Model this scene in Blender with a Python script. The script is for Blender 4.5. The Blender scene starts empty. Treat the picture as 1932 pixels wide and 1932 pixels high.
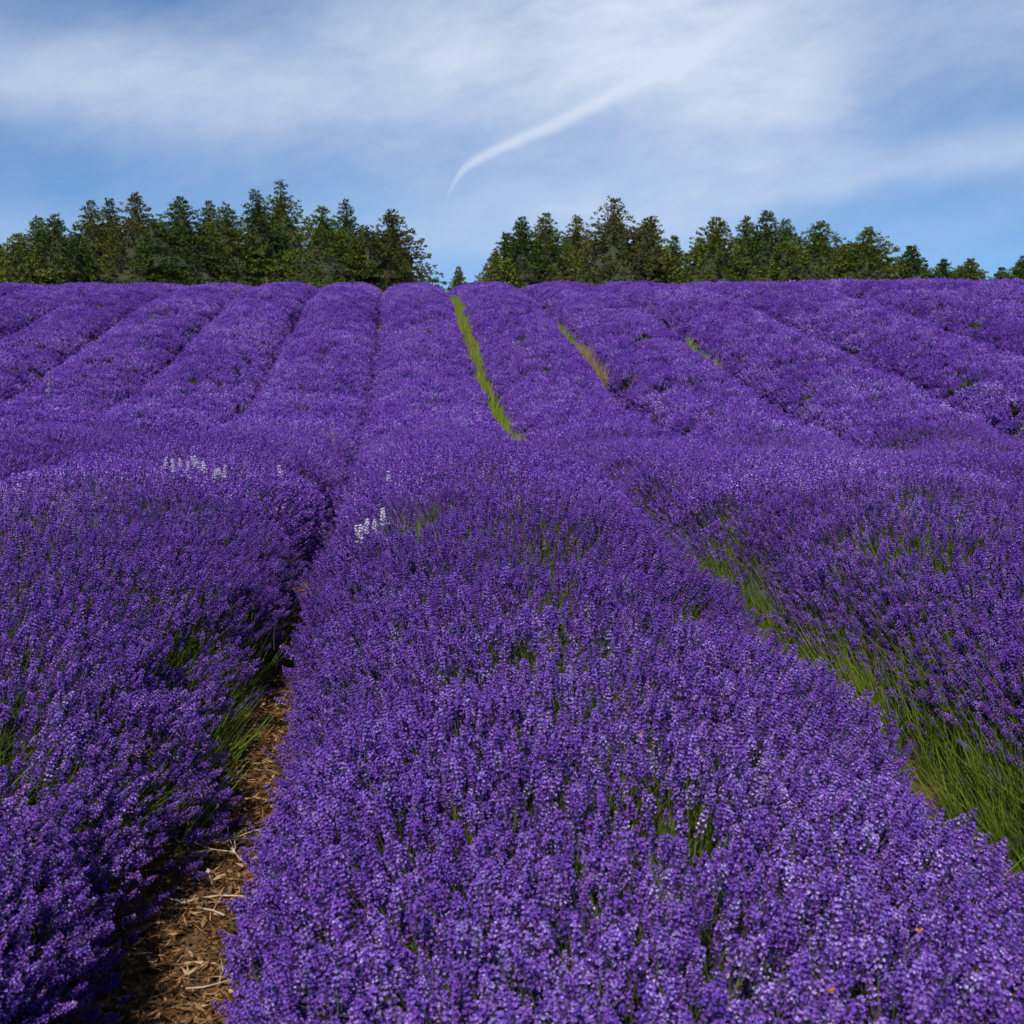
import bpy, math, random
import numpy as np
from mathutils import Vector, Matrix

# ------------------------------------------------------------------ scene, camera, world, sun
scene = bpy.context.scene
col = scene.collection
rng = np.random.default_rng(7)
random.seed(7)

CAMZ = 1.52
PITCH = math.radians(11.05)
YAW = math.radians(5.71)
cam_d = bpy.data.cameras.new('camera')
cam_d.sensor_width = 36.0
cam_d.lens = 36.0 * 2100 / 1932
cam_d.clip_start = 0.05
cam_d.clip_end = 20000
cam_d.dof.use_dof = True
cam_d.dof.focus_distance = 6.5
cam_d.dof.aperture_fstop = 11.0
cam = bpy.data.objects.new('camera', cam_d)
cam.location = (0, 0, CAMZ)
cam.rotation_euler = (math.pi / 2 - PITCH, 0, -YAW)
col.objects.link(cam)
scene.camera = cam

SUN_EL = math.radians(52)
SUN_AZ = math.radians(-158)          # compass direction the sun stands in, from +Y towards +X
sdir = Vector((math.sin(SUN_AZ) * math.cos(SUN_EL), math.cos(SUN_AZ) * math.cos(SUN_EL), math.sin(SUN_EL)))
sun_d = bpy.data.lights.new('sun', 'SUN')
sun_d.energy = 4.8
sun_d.angle = math.radians(0.53)
sun_d.color = (1.0, 0.955, 0.88)
sun = bpy.data.objects.new('sun', sun_d)
sun.rotation_euler = sdir.to_track_quat('Z', 'Y').to_euler()
sun.location = sdir * 60
col.objects.link(sun)

vs = scene.view_settings
vs.view_transform = 'Standard'
vs.look = 'None'
vs.exposure = 0.0
vs.gamma = 1.0
scene.cycles.use_light_tree = False
scene.cycles.adaptive_threshold = 0.03
scene.cycles.max_bounces = 4
scene.cycles.diffuse_bounces = 2
scene.cycles.transmission_bounces = 2
scene.cycles.transparent_max_bounces = 4
scene.cycles.glossy_bounces = 1

# ------------------------------------------------------------------ node helper
class NT:
    def __init__(self, tree):
        self.t = tree; self.n = tree.nodes; self.l = tree.links
    def put(self, sock, v):
        if v is None: return
        if isinstance(v, bpy.types.NodeSocket): self.l.new(v, sock)
        else: sock.default_value = v
    def m(self, op, a=None, b=None, c=None, clamp=False):
        n = self.n.new('ShaderNodeMath'); n.operation = op; n.use_clamp = clamp
        for s, v in zip(n.inputs, (a, b, c)): self.put(s, v)
        return n.outputs[0]
    def v(self, op, a=None, b=None, scale=None):
        n = self.n.new('ShaderNodeVectorMath'); n.operation = op
        self.put(n.inputs[0], a)
        if b is not None: self.put(n.inputs[1], b)
        if scale is not None: self.put(n.inputs['Scale'], scale)
        return n.outputs['Value'] if op in ('LENGTH', 'DOT_PRODUCT', 'DISTANCE') else n.outputs[0]
    def xyz(self, x, y, z):
        n = self.n.new('ShaderNodeCombineXYZ')
        for s, v in zip(n.inputs, (x, y, z)): self.put(s, v)
        return n.outputs[0]
    def noise(self, vec, scale, detail=4, rough=0.5, dist=0.0, color=False):
        n = self.n.new('ShaderNodeTexNoise')
        if vec is not None: self.l.new(vec, n.inputs['Vector'])
        n.inputs['Scale'].default_value = scale; n.inputs['Detail'].default_value = detail
        n.inputs['Roughness'].default_value = rough; n.inputs['Distortion'].default_value = dist
        return n.outputs['Color'] if color else n.outputs['Fac']
    def ramp(self, fac, stops, interp='LINEAR'):
        n = self.n.new('ShaderNodeValToRGB'); cr = n.color_ramp; cr.interpolation = interp
        while len(cr.elements) < len(stops): cr.elements.new(0.5)
        for e, (p, c) in zip(cr.elements, stops):
            e.position = p
            e.color = (c, c, c, 1) if isinstance(c, (int, float)) else (*c, 1)
        self.put(n.inputs[0], fac)
        return n.outputs[0]
    def mix(self, fac, a, b, blend='MIX'):
        n = self.n.new('ShaderNodeMix'); n.data_type = 'RGBA'; n.blend_type = blend
        self.put(n.inputs[0], fac)
        for i, v in ((6, a), (7, b)):
            if isinstance(v, tuple): v = (*v, 1) if len(v) == 3 else v
            self.put(n.inputs[i], v)
        return n.outputs[2]

# ------------------------------------------------------------------ world: clear blue sky with cirrus veils
world = bpy.data.worlds.new('World'); scene.world = world; world.use_nodes = True
world.cycles.sampling_method = 'NONE'
W = NT(world.node_tree); W.n.clear()
sky = W.n.new('ShaderNodeTexSky'); sky.sky_type = 'NISHITA'; sky.sun_disc = False
sky.sun_elevation = SUN_EL; sky.sun_rotation = SUN_AZ
sky.air_density = 1.0; sky.dust_density = 0.15; sky.ozone_density = 4.0; sky.altitude = 300
tc = W.n.new('ShaderNodeTexCoord')
sep = W.n.new('ShaderNodeSeparateXYZ'); W.l.new(tc.outputs['Generated'], sep.inputs[0])
W.l.new(W.v('NORMALIZE', W.v('ADD', tc.outputs['Generated'], (0, 0, 0.14))), sky.inputs['Vector'])
az = W.m('MULTIPLY', W.m('ARCTAN2', sep.outputs[0], sep.outputs[1]), 57.29578)
el = W.m('MULTIPLY', W.m('ARCSINE', sep.outputs[2]), 57.29578)
P0 = W.xyz(az, el, 0.0)
# slow wavering of the cloud sheets
wn = W.noise(W.v('MULTIPLY', P0, (0.10, 0.16, 1)), 1.0, 2, 0.5)
el_w = W.m('MULTIPLY_ADD', W.m('SUBTRACT', wn, 0.5), 3.0, el)
az01 = W.m('DIVIDE', W.m('ADD', az, 25.0), 60.0)
def band(pts, e, pw=2.0):
    # pts: azimuth, middle elevation, half width, strength -> a soft bent band along the sky
    n = W.n.new('ShaderNodeRGBCurve'); W.put(n.inputs['Color'], W.xyz(az01, az01, az01))
    for ch in range(3):
        c = n.mapping.curves[ch]
        q = [((a + 25.0) / 60.0, (p[0] / 20.0, p[1] / 8.0, p[2])[ch]) for a, *p in pts]
        while len(c.points) < len(q): c.points.new(0.5, 0.5)
        for pt, (x_, y_) in zip(c.points, q): pt.location = (x_, y_); pt.handle_type = 'AUTO_CLAMPED'
    n.mapping.update()
    sp = W.n.new('ShaderNodeSeparateColor'); W.l.new(n.outputs[0], sp.inputs[0])
    d = W.m('DIVIDE', W.m('SUBTRACT', e, W.m('MULTIPLY', sp.outputs[0], 20.0)), W.m('MAXIMUM', W.m('MULTIPLY', sp.outputs[1], 8.0), 0.06))
    g = W.m('EXPONENT', W.m('MULTIPLY', W.m('POWER', W.m('ABSOLUTE', d), pw), -1.0))
    return W.m('MULTIPLY', g, W.m('MAXIMUM', sp.outputs[2], 0.0))
veil = band([(-25, 10.4, 1.8, .46), (-14, 9.4, 2.2, .52), (-6, 9.6, 3.0, .54), (2, 11.2, 4.4, .66), (12, 11.4, 5.2, .78), (20, 11.0, 4.6, .66), (26, 11.6, 3.0, .34), (35, 13.0, 2.6, .34)], el_w, 2.2)
low = band([(-25, 2.6, 1.0, .04), (-4, 2.6, 2.2, .20), (6, 3.4, 2.6, .38), (16, 4.6, 2.2, .42), (26, 6.1, 1.1, .38), (35, 7.2, 1.3, .40)], el_w)
fib = W.noise(W.xyz(W.m('MULTIPLY', az, 0.12), W.m('MULTIPLY_ADD', az, -0.045, W.m('MULTIPLY', el_w, 0.27)), 0.0), 1.0, 5, 0.62)
tex = W.m('MULTIPLY_ADD', fib, 1.05, 0.50)
cloud = W.m('MULTIPLY', W.m('ADD', veil, low), tex)
cloud = W.m('ADD', cloud, W.m('MULTIPLY', W.m('SUBTRACT', fib, 0.36), 0.55), clamp=True)
# the old contrail drifting apart: a bent line, sharp at its lower end
el_t = W.m('MULTIPLY_ADD', W.m('SUBTRACT', fib, 0.5), 0.5, el)
tr = band([(2.3, 4.4, .10, 0.0), (2.85, 5.45, .22, .30), (3.46, 6.15, .24, .52), (5.0, 6.97, .27, .56), (8.16, 8.26, .36, .54), (11.7, 9.94, .55, .44), (16.7, 12.07, 1.0, .24), (22, 14.0, 1.6, .08)], el_t, 2.4)
cloud = W.m('ADD', cloud, W.m('MULTIPLY', tr, W.m('SUBTRACT', 1.0, W.m('MULTIPLY', cloud, 0.6))), clamp=True)
above = W.m('MULTIPLY', sep.outputs[2], 30.0, clamp=True)
cloud = W.m('MULTIPLY', cloud, above)
skyc = W.mix(1.0, sky.outputs[0], (0.82, 1.04, 1.23), 'MULTIPLY')
cc = W.mix(cloud, skyc, (6.6, 7.45, 9.1))
bg = W.n.new('ShaderNodeBackground'); bg.inputs['Strength'].default_value = 0.10
W.l.new(cc, bg.inputs['Color'])
wo = W.n.new('ShaderNodeOutputWorld'); W.l.new(bg.outputs[0], wo.inputs['Surface'])

# ------------------------------------------------------------------ materials
def mat(name):
    m = bpy.data.materials.new(name); m.use_nodes = True
    k = NT(m.node_tree); k.n.clear()
    out = k.n.new('ShaderNodeOutputMaterial')
    return m, k, out
def leafy(k, out, colr, trans=0.25, rough=0.6, spec=0.25, transcol=None):
    b = k.n.new('ShaderNodeBsdfDiffuse'); k.put(b.inputs['Color'], colr)
    t = k.n.new('ShaderNodeBsdfTranslucent'); k.put(t.inputs['Color'], transcol if transcol is not None else colr)
    mx = k.n.new('ShaderNodeMixShader'); mx.inputs[0].default_value = trans
    k.l.new(b.outputs[0], mx.inputs[1]); k.l.new(t.outputs[0], mx.inputs[2])
    k.l.new(mx.outputs[0], out.inputs['Surface'])
def rnd(k):
    oi = k.n.new('ShaderNodeObjectInfo'); return oi.outputs['Random'], oi.outputs['Location']
def isl(k):
    g = k.n.new('ShaderNodeNewGeometry'); return g.outputs['Random Per Island']

def petal_mat(name, stops, trans=0.22):
    m, k, out = mat(name)
    r, loc = rnd(k)
    patch = k.noise(loc, 0.55, 3, 0.5)
    f = k.m('ADD', k.m('MULTIPLY', r, 0.34), k.m('ADD', k.m('MULTIPLY', isl(k), 0.44), k.m('MULTIPLY_ADD', patch, 0.5, -0.13)), clamp=True)
    c = k.ramp(f, stops)
    fade = k.m('MULTIPLY', k.m('SUBTRACT', k.m('FRACT', k.m('MULTIPLY', r, 7.31)), 0.86), 3.0, clamp=True)
    hsv = k.n.new('ShaderNodeHueSaturation'); k.l.new(c, hsv.inputs['Color'])
    k.put(hsv.inputs['Saturation'], k.m('MULTIPLY_ADD', fade, -0.5, 1.0))
    k.put(hsv.inputs['Hue'], k.m('MULTIPLY_ADD', k.m('FRACT', k.m('MULTIPLY', r, 3.7)), 0.024, 0.489))
    leafy(k, out, hsv.outputs[0], trans, 0.55, 0.25)
    return m
M = {}
M['petal'] = petal_mat('lavender_petal', [(0.0, (0.070, 0.020, 0.205)), (0.38, (0.160, 0.053, 0.410)), (0.70, (0.290, 0.135, 0.600)), (0.85, (0.50, 0.34, 0.78)), (1.0, (0.74, 0.62, 0.92))])  # palest stops paint in bright sparkle highlights, as the shader has no gloss
M['calyx'] = petal_mat('lavender_calyx', [(0.0, (0.028, 0.012, 0.060)), (0.6, (0.080, 0.032, 0.185)), (1.0, (0.15, 0.07, 0.32))], 0.12)
M['white'] = petal_mat('white_petal', [(0.0, (0.58, 0.50, 0.64)), (1.0, (0.84, 0.78, 0.86))])

def green_mat(name, stops, trans=0.3):
    m, k, out = mat(name)
    r, loc = rnd(k)
    patch = k.noise(loc, 1.3, 3, 0.5)
    f = k.m('ADD', k.m('MULTIPLY', r, 0.3), k.m('ADD', k.m('MULTIPLY', isl(k), 0.45), k.m('MULTIPLY_ADD', patch, 0.5, -0.12)), clamp=True)
    leafy(k, out, k.ramp(f, stops), trans, 0.5, 0.35)
    return m
M['stem'] = green_mat('lavender_stem', [(0, (0.045, 0.065, 0.020)), (0.6, (0.105, 0.125, 0.035)), (1, (0.20, 0.205, 0.065))])
M['blade'] = green_mat('lavender_leaf', [(0, (0.036, 0.068, 0.012)), (0.45, (0.105, 0.165, 0.024)), (0.75, (0.205, 0.270, 0.040)), (1, (0.36, 0.35, 0.10))])
M['grass'] = green_mat('weed_grass', [(0, (0.10, 0.17, 0.02)), (0.5, (0.24, 0.33, 0.03)), (0.85, (0.36, 0.40, 0.05)), (1, (0.48, 0.36, 0.11))])
M['drygrass'] = green_mat('dry_grass', [(0, (0.20, 0.12, 0.06)), (0.5, (0.36, 0.24, 0.12)), (1, (0.48, 0.38, 0.22))])
M['pinkgrass'] = green_mat('pink_seed_grass', [(0, (0.26, 0.10, 0.16)), (1, (0.42, 0.22, 0.26))])

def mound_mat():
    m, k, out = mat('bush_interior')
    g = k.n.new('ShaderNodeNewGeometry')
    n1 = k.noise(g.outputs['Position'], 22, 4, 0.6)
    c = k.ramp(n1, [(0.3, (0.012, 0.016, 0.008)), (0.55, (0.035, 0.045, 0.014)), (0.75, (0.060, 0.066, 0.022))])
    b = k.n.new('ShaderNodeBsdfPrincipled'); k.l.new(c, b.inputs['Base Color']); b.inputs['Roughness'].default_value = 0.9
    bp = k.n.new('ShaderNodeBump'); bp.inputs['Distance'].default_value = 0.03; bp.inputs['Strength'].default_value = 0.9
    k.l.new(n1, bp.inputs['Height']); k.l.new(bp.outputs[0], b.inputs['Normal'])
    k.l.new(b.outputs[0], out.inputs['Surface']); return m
M['mound'] = mound_mat()

def soil_mat():
    m, k, out = mat('field_soil')
    g = k.n.new('ShaderNodeNewGeometry'); pos = g.outputs['Position']
    n1 = k.noise(pos, 4.0, 6, 0.65); n2 = k.noise(pos, 45, 5, 0.7); n3 = k.noise(pos, 0.9, 3)
    c = k.ramp(n2, [(0.28, (0.045, 0.026, 0.013)), (0.5, (0.13, 0.078, 0.038)), (0.72, (0.27, 0.175, 0.095))])
    moss = k.ramp(n1, [(0.52, 0.0), (0.66, 0.7)])
    c = k.mix(moss, c, (0.075, 0.075, 0.020))
    # beyond the field: rough meadow
    sp = k.n.new('ShaderNodeSeparateXYZ'); k.l.new(pos, sp.inputs[0])
    far = k.m('MULTIPLY', k.m('SUBTRACT', sp.outputs[1], 44.0), 0.2, clamp=True)
    c = k.mix(far, c, k.ramp(n3, [(0.35, (0.075, 0.105, 0.028)), (0.65, (0.17, 0.16, 0.06))]))
    b = k.n.new('ShaderNodeBsdfPrincipled'); k.l.new(c, b.inputs['Base Color']); b.inputs['Roughness'].default_value = 0.92
    b.inputs['Specular IOR Level'].default_value = 0.2
    bp = k.n.new('ShaderNodeBump'); bp.inputs['Distance'].default_value = 0.025; bp.inputs['Strength'].default_value = 0.8
    k.l.new(k.m('MULTIPLY_ADD', n1, 0.6, n2), bp.inputs['Height']); k.l.new(bp.outputs[0], b.inputs['Normal'])
    k.l.new(b.outputs[0], out.inputs['Surface']); return m
M['soil'] = soil_mat()

def simple_isl(name, stops, rough=0.8, trans=0.0):
    m, k, out = mat(name)
    r, _ = rnd(k)
    f = k.m('FRACT', k.m('ADD', isl(k), r))
    leafy(k, out, k.ramp(f, stops), trans, rough, 0.2)
    return m
M['litter'] = simple_isl('plant_litter', [(0, (0.030, 0.014, 0.007)), (0.55, (0.12, 0.060, 0.025)), (0.9, (0.30, 0.165, 0.075)), (1, (0.50, 0.34, 0.20))])
def twig_mat(name, a, b_):
    m, k, out = mat(name)
    g = k.n.new('ShaderNodeNewGeometry'); n = k.noise(g.outputs['Position'], 60, 4)
    b = k.n.new('ShaderNodeBsdfPrincipled'); k.l.new(k.ramp(n, [(0.3, a), (0.7, b_)]), b.inputs['Base Color'])
    b.inputs['Roughness'].default_value = 0.75; k.l.new(b.outputs[0], out.inputs['Surface']); return m
M['twig'] = twig_mat('dry_twig_wood', (0.24, 0.17, 0.11), (0.62, 0.50, 0.36))
M['darktwig'] = twig_mat('woody_stem', (0.06, 0.04, 0.025), (0.17, 0.12, 0.08))
M['orange'] = simple_isl('orange_petal', [(0, (0.30, 0.09, 0.03)), (1, (0.45, 0.18, 0.06))])
def bark_mat():
    m, k, out = mat('conifer_bark')
    tcn = k.n.new('ShaderNodeTexCoord')
    n = k.noise(k.v('MULTIPLY', tcn.outputs['Object'], (9, 9, 2)), 1, 5)
    b = k.n.new('ShaderNodeBsdfPrincipled'); k.l.new(k.ramp(n, [(0.3, (0.035, 0.026, 0.018)), (0.7, (0.12, 0.09, 0.062))]), b.inputs['Base Color'])
    b.inputs['Roughness'].default_value = 0.9; k.l.new(b.outputs[0], out.inputs['Surface']); return m
M['bark'] = bark_mat()
def needle_mat(name, stops):
    m, k, out = mat(name)
    tcn = k.n.new('ShaderNodeTexCoord')
    patch = k.noise(tcn.outputs['Object'], 0.9, 3)
    f = k.m('ADD', k.m('MULTIPLY', isl(k), 0.55), k.m('MULTIPLY_ADD', patch, 0.9, -0.2), clamp=True)
    leafy(k, out, k.ramp(f, stops), 0.10, 0.55, 0.25)
    return m
M['needle_d'] = needle_mat('needles_dark', [(0, (0.026, 0.046, 0.012)), (0.55, (0.058, 0.094, 0.020)), (1, (0.115, 0.151, 0.032))])
M['needle_m'] = needle_mat('needles_mid', [(0, (0.040, 0.064, 0.012)), (0.55, (0.095, 0.126, 0.021)), (1, (0.181, 0.206, 0.037))])
M['needle_o'] = needle_mat('needles_olive', [(0, (0.043, 0.058, 0.012)), (0.55, (0.103, 0.122, 0.022)), (1, (0.189, 0.194, 0.040))])
M['needle_b'] = needle_mat('needles_brownish', [(0, (0.045, 0.048, 0.014)), (0.55, (0.103, 0.101, 0.029)), (1, (0.185, 0.163, 0.056))])
M['needle_p'] = needle_mat('needles_pale', [(0, (0.060, 0.079, 0.017)), (0.55, (0.142, 0.163, 0.034)), (1, (0.267, 0.267, 0.077))])
M['needle_k'] = needle_mat('needles_drab', [(0, (0.032, 0.041, 0.012)), (0.55, (0.079, 0.085, 0.022)), (1, (0.166, 0.149, 0.042))])

# ------------------------------------------------------------------ mesh helpers
class MB:
    def __init__(self): self.v = []; self.f = []; self.mi = []
    def tri(self, a, b, c, mi=0):
        i = len(self.v); self.v += [tuple(a), tuple(b), tuple(c)]; self.f.append((i, i + 1, i + 2)); self.mi.append(mi)
    def quad(self, a, b, c, d, mi=0):
        i = len(self.v); self.v += [tuple(a), tuple(b), tuple(c), tuple(d)]; self.f.append((i, i + 1, i + 2, i + 3)); self.mi.append(mi)
    def tube(self, pts, radii, n=5, mi=0):
        base = len(self.v); pts = [Vector(p) for p in pts]
        for i, (p, r) in enumerate(zip(pts, radii)):
            t = (pts[min(i + 1, len(pts) - 1)] - pts[max(i - 1, 0)]).normalized()
            a = t.orthogonal().normalized() if i == 0 else (a - t * a.dot(t)).normalized()
            b = t.cross(a)
            for k in range(n):
                g = 2 * math.pi * k / n
                self.v.append(tuple(p + (a * math.cos(g) + b * math.sin(g)) * r))
        for i in range(len(pts) - 1):
            for k in range(n):
                self.f.append((base + i * n + k, base + i * n + (k + 1) % n, base + (i + 1) * n + (k + 1) % n, base + (i + 1) * n + k)); self.mi.append(mi)
        self.f.append(tuple(base + k for k in range(n))[::-1]); self.mi.append(mi)
        self.f.append(tuple(base + (len(pts) - 1) * n + k for k in range(n))); self.mi.append(mi)
    def mesh(self, name, mats):
        me = bpy.data.meshes.new(name); me.from_pydata(self.v, [], self.f)
        for m_ in mats: me.materials.append(m_)
        me.polygons.foreach_set('material_index', self.mi); me.update()
        return me
def obj(name, me, parent=None, loc=None):
    o = bpy.data.objects.new(name, me); col.objects.link(o)
    if parent is not None: o.parent = parent
    if loc is not None: o.location = loc
    return o
def empty(name, loc, label=None, cat=None, group=None):
    e = bpy.data.objects.new(name, None); e.location = loc; e.empty_display_size = 0.2; col.objects.link(e)
    tag(e, label, cat, group); return e
def tag(o, label=None, cat=None, group=None, kind=None):
    if label: o['label'] = label
    if cat: o['category'] = cat
    if group: o['group'] = group
    if kind: o['kind'] = kind
    return o
def vnoise(x, y, seed=0):
    x = np.asarray(x, float); y = np.asarray(y, float)
    xi = np.floor(x).astype(np.int64); yi = np.floor(y).astype(np.int64)
    fx = x - xi; fy = y - yi; fx = fx * fx * (3 - 2 * fx); fy = fy * fy * (3 - 2 * fy)
    def h(a, b):
        n = (a * 374761393 + b * 668265263 + seed * 1442695041) & 0xFFFFFFFF
        n = ((n ^ (n >> 13)) * 1274126177) & 0xFFFFFFFF
        return ((n ^ (n >> 16)) & 0xFFFF) / 32767.5 - 1
    return (h(xi, yi) * (1 - fx) + h(xi + 1, yi) * fx) * (1 - fy) + (h(xi, yi + 1) * (1 - fx) + h(xi + 1, yi + 1) * fx) * fy

# ------------------------------------------------------------------ terrain
PY = np.array([-400, -20, 0, 2.5, 5, 8, 11, 14.3, 17, 19, 21, 24, 28, 31, 34, 37, 42, 55, 70, 120, 400, 3000, 9000.])
PZ = np.array([-1.5, -1.5, -1.52, -1.50, -1.46, -1.62, -1.90, -2.17, -2.18, -2.00, -1.70, -1.26, -0.72, -0.45, -0.34, -0.37, -0.58, -1.0, -1.2, -2.5, -6, -40, -90.]) + CAMZ
_yy = np.linspace(-30, 80, 2201)
_zz = np.interp(_yy, PY, PZ)
_k = np.exp(-0.5 * (np.linspace(-3, 3, 61) ** 2)); _k /= _k.sum()
_zs = np.convolve(np.pad(_zz, 30, 'edge'), _k, 'valid')
def yeff(x, y):
    s = np.minimum(0.9 * np.log1p(np.exp(np.minimum(np.asarray(x, float), 60) * 1.2)) / 1.2, 10)
    fade = np.clip((np.asarray(y, float) - 3) / 8, 0, 1) * np.clip((70 - np.asarray(y, float)) / 25, 0, 1)
    return y + s * fade
def ground(x, y):
    ye = yeff(x, y)
    return np.where((ye > -25) & (ye < 75), np.interp(ye, _yy, _zs), np.interp(ye, PY, PZ))

xs = np.unique(np.concatenate([np.arange(-20, 20.01, 0.19), np.arange(-90, 90.1, 5), np.array([-9000, -4000, -1500, -600, -250, 250, 600, 1500, 4000, 9000])]))
ys = np.unique(np.concatenate([np.arange(-2, 8, 0.12), np.arange(8, 45, 0.35), np.arange(45, 120, 4), np.array([-400, -100, -30, -8, 160, 250, 400, 900, 2000, 4500, 9000])]))
gx, gy = np.meshgrid(xs, ys)
gz = ground(gx, gy)
infield = (np.abs(gx) < 20) & (gy > -2) & (gy < 45)
gz = gz + np.where(infield, 0.022 * vnoise(gx * 3.1, gy * 3.1, 3) + 0.012 * vnoise(gx * 8, gy * 8, 4), 0)
nx, ny = len(xs), len(ys)
gv = np.stack([gx, gy, gz], -1).reshape(-1, 3)
ii = (np.arange(ny - 1)[:, None] * nx + np.arange(nx - 1)[None, :]).ravel()
gf = np.stack([ii, ii + 1, ii + nx + 1, ii + nx], 1)
me = bpy.data.meshes.new('ground'); me.from_pydata(gv.tolist(), [], gf.tolist()); me.materials.append(M['soil'])
me.polygons.foreach_set('use_smooth', [True] * len(me.polygons))
tag(obj('ground', me), 'brown field soil with furrows rolling over a low hill', 'ground', kind='structure')

# ------------------------------------------------------------------ flower spikes and leaf tufts (shared shapes)
def perp(d):
    d = Vector(d).normalized(); a = d.orthogonal().normalized(); return d, a, d.cross(a)
def spike_detail(seed, petal='petal', calyx='calyx', stem_len=0.19):
    r = random.Random(seed); b = MB()
    bend = Vector((r.uniform(-.02, .02), r.uniform(-.02, .02), 0))
    pts = [bend * ((1 - t) ** 2 * 3) + Vector((0, 0, -stem_len * (1 - t))) for t in (0, .35, .7, 1)]
    b.tube(pts + [Vector((0, 0, 0.05))], [.0014, .0013, .0012, .0011, .0007], 3, 0)
    L = r.uniform(.030, .050); nw = 6
    for i in range(nw):
        t = i / (nw - 1)
        z = -0.012 + (L + .012) * t if i else -r.uniform(.010, .020)
        rad = .0094 * (0.80 + .45 * math.sin(math.pi * min(1, t * .9 + .15))) * (1 - .45 * t ** 3)
        nf = 6 if i < nw - 1 else 5
        off = r.random() * 6.28
        for k in range(nf):
            a = off + 6.283 * k / nf + r.uniform(-.25, .25)
            up = .65 + 1.0 * t + r.uniform(-.3, .3)
            d = Vector((math.cos(a), math.sin(a), up)).normalized()
            p0 = Vector((0, 0, z)) + d * .001
            ln = rad * r.uniform(.75, 1.15)
            d, u, v = perp(d)
            tip = p0 + d * ln
            cw = .0021
            b.tri(p0 + u * cw * .6, p0 - u * cw * .6 + v * cw * .3, tip + v * cw, 1)
            b.tri(p0 + v * cw, p0 - v * cw, tip + u * cw, 1)
            b.tri(p0 - u * cw, p0 + v * cw * .6, tip - v * cw, 1)
            if r.random() < .72:
                np_ = 4 if r.random() < .6 else 3
                o2 = r.random() * 6.28
                for q in range(np_):
                    g = o2 + 6.283 * q / np_
                    w_ = u * math.cos(g) + v * math.sin(g)
                    s_ = d.cross(w_)
                    pl = r.uniform(.0034, .0060); pw = r.uniform(.0015, .0024)
                    e = tip + w_ * pl * .80 + d * r.uniform(.002, .0055)
                    mid = tip + w_ * pl * .45 + d * .0022
                    b.quad(tip, mid + s_ * pw, e, mid - s_ * pw, 2)
    return b.mesh('flower_spike', [M['stem'], M[calyx], M[petal]])
def spike_mid(b, base, dirv, r, head=0.044, stem=0.09, rad=.0105, n=(4, 5), size=.0058):
    d, u, v = perp(dirv); base = Vector(base)
    w = .0016
    q = base - d * stem
    b.tri(q + u * w, q - u * w, base, 0); b.tri(q + v * w, q - v * w, base, 0)
    top = base + d * head
    for k in range(3):
        g = 2.094 * k; g2 = g + 2.094
        m1 = base + d * head * .35 + (u * math.cos(g) + v * math.sin(g)) * rad * .55
        m2 = base + d * head * .35 + (u * math.cos(g2) + v * math.sin(g2)) * rad * .55
        b.tri(m1, m2, top, 1); b.tri(m2, m1, base - d * .012, 1)
    for i in range(n[0]):
        t = i / (n[0] - 1); o = r.random() * 6.28
        rr = rad * (.85 + .4 * math.sin(math.pi * min(1, t + .1))) * (1 - .4 * t ** 3)
        for k in range(n[1]):
            g = o + 6.283 * k / n[1] + r.uniform(-.3, .3)
            w_ = u * math.cos(g) + v * math.sin(g)
            c = base + d * (head * t + r.uniform(-.004, .004)) + w_ * rr * r.uniform(.7, 1.05)
            e1 = Vector((r.gauss(0, 1), r.gauss(0, 1), r.gauss(0, 1))).normalized()
            nn = (w_ + d * .5 + e1 * .8).normalized()
            x = nn.orthogonal().normalized(); y = nn.cross(x); s = size * r.uniform(.7, 1.25)
            b.quad(c - x * s, c - y * s * .6, c + x * s, c + y * s * .6, 2)
def spike_lod1(seed, petal='petal'):
    r = random.Random(seed); b = MB()
    spike_mid(b, (0, 0, 0), (0, 0, 1), r)
    return b.mesh('flower_spike', [M['stem'], M['calyx'], M[petal]])
def clump_far(seed, n=14, R=.085):
    r = random.Random(seed); b = MB()
    for i in range(n):
        a = r.random() * 6.28; q = R * math.sqrt(r.random())
        base = (math.cos(a) * q, math.sin(a) * q, r.gauss(0, .018))
        d = (math.cos(a) * q * 2 + r.gauss(0, .16), math.sin(a) * q * 2 + r.gauss(0, .16), 1)
        spike_mid(b, base, d, r, head=.050, stem=.06, rad=.0115, n=(4, 4), size=.0085)
    return b.mesh('flower_clump', [M['stem'], M['calyx'], M['petal']])
def tuft(seed, n, L, spread, width, m_):
    r = random.Random(seed); b = MB()
    for i in range(n):
        a = r.random() * 6.28; q = r.random() * .03
        p = Vector((math.cos(a) * q, math.sin(a) * q, 0))
        d = Vector((r.gauss(0, spread), r.gauss(0, spread), 1)).normalized()
        ln = L * r.uniform(.55, 1.1)
        d, u, v = perp(d); g = r.random() * 6.28; s = u * math.cos(g) + v * math.sin(g)
        n_ = d.cross(s); w = width * r.uniform(.7, 1.3)
        p1 = p + d * ln * .5 + n_ * ln * .03; p2 = p + d * ln + n_ * ln * r.uniform(.02, .14)
        i0 = len(b.v)
        b.v += [tuple(p + s * w), tuple(p - s * w), tuple(p1 - s * w * .8), tuple(p1 + s * w * .8), tuple(p2)]
        b.f += [(i0, i0 + 1, i0 + 2, i0 + 3), (i0 + 3, i0 + 2, i0 + 4)]; b.mi += [0, 0]
    return b.mesh('leaf_tuft', [m_])

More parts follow.
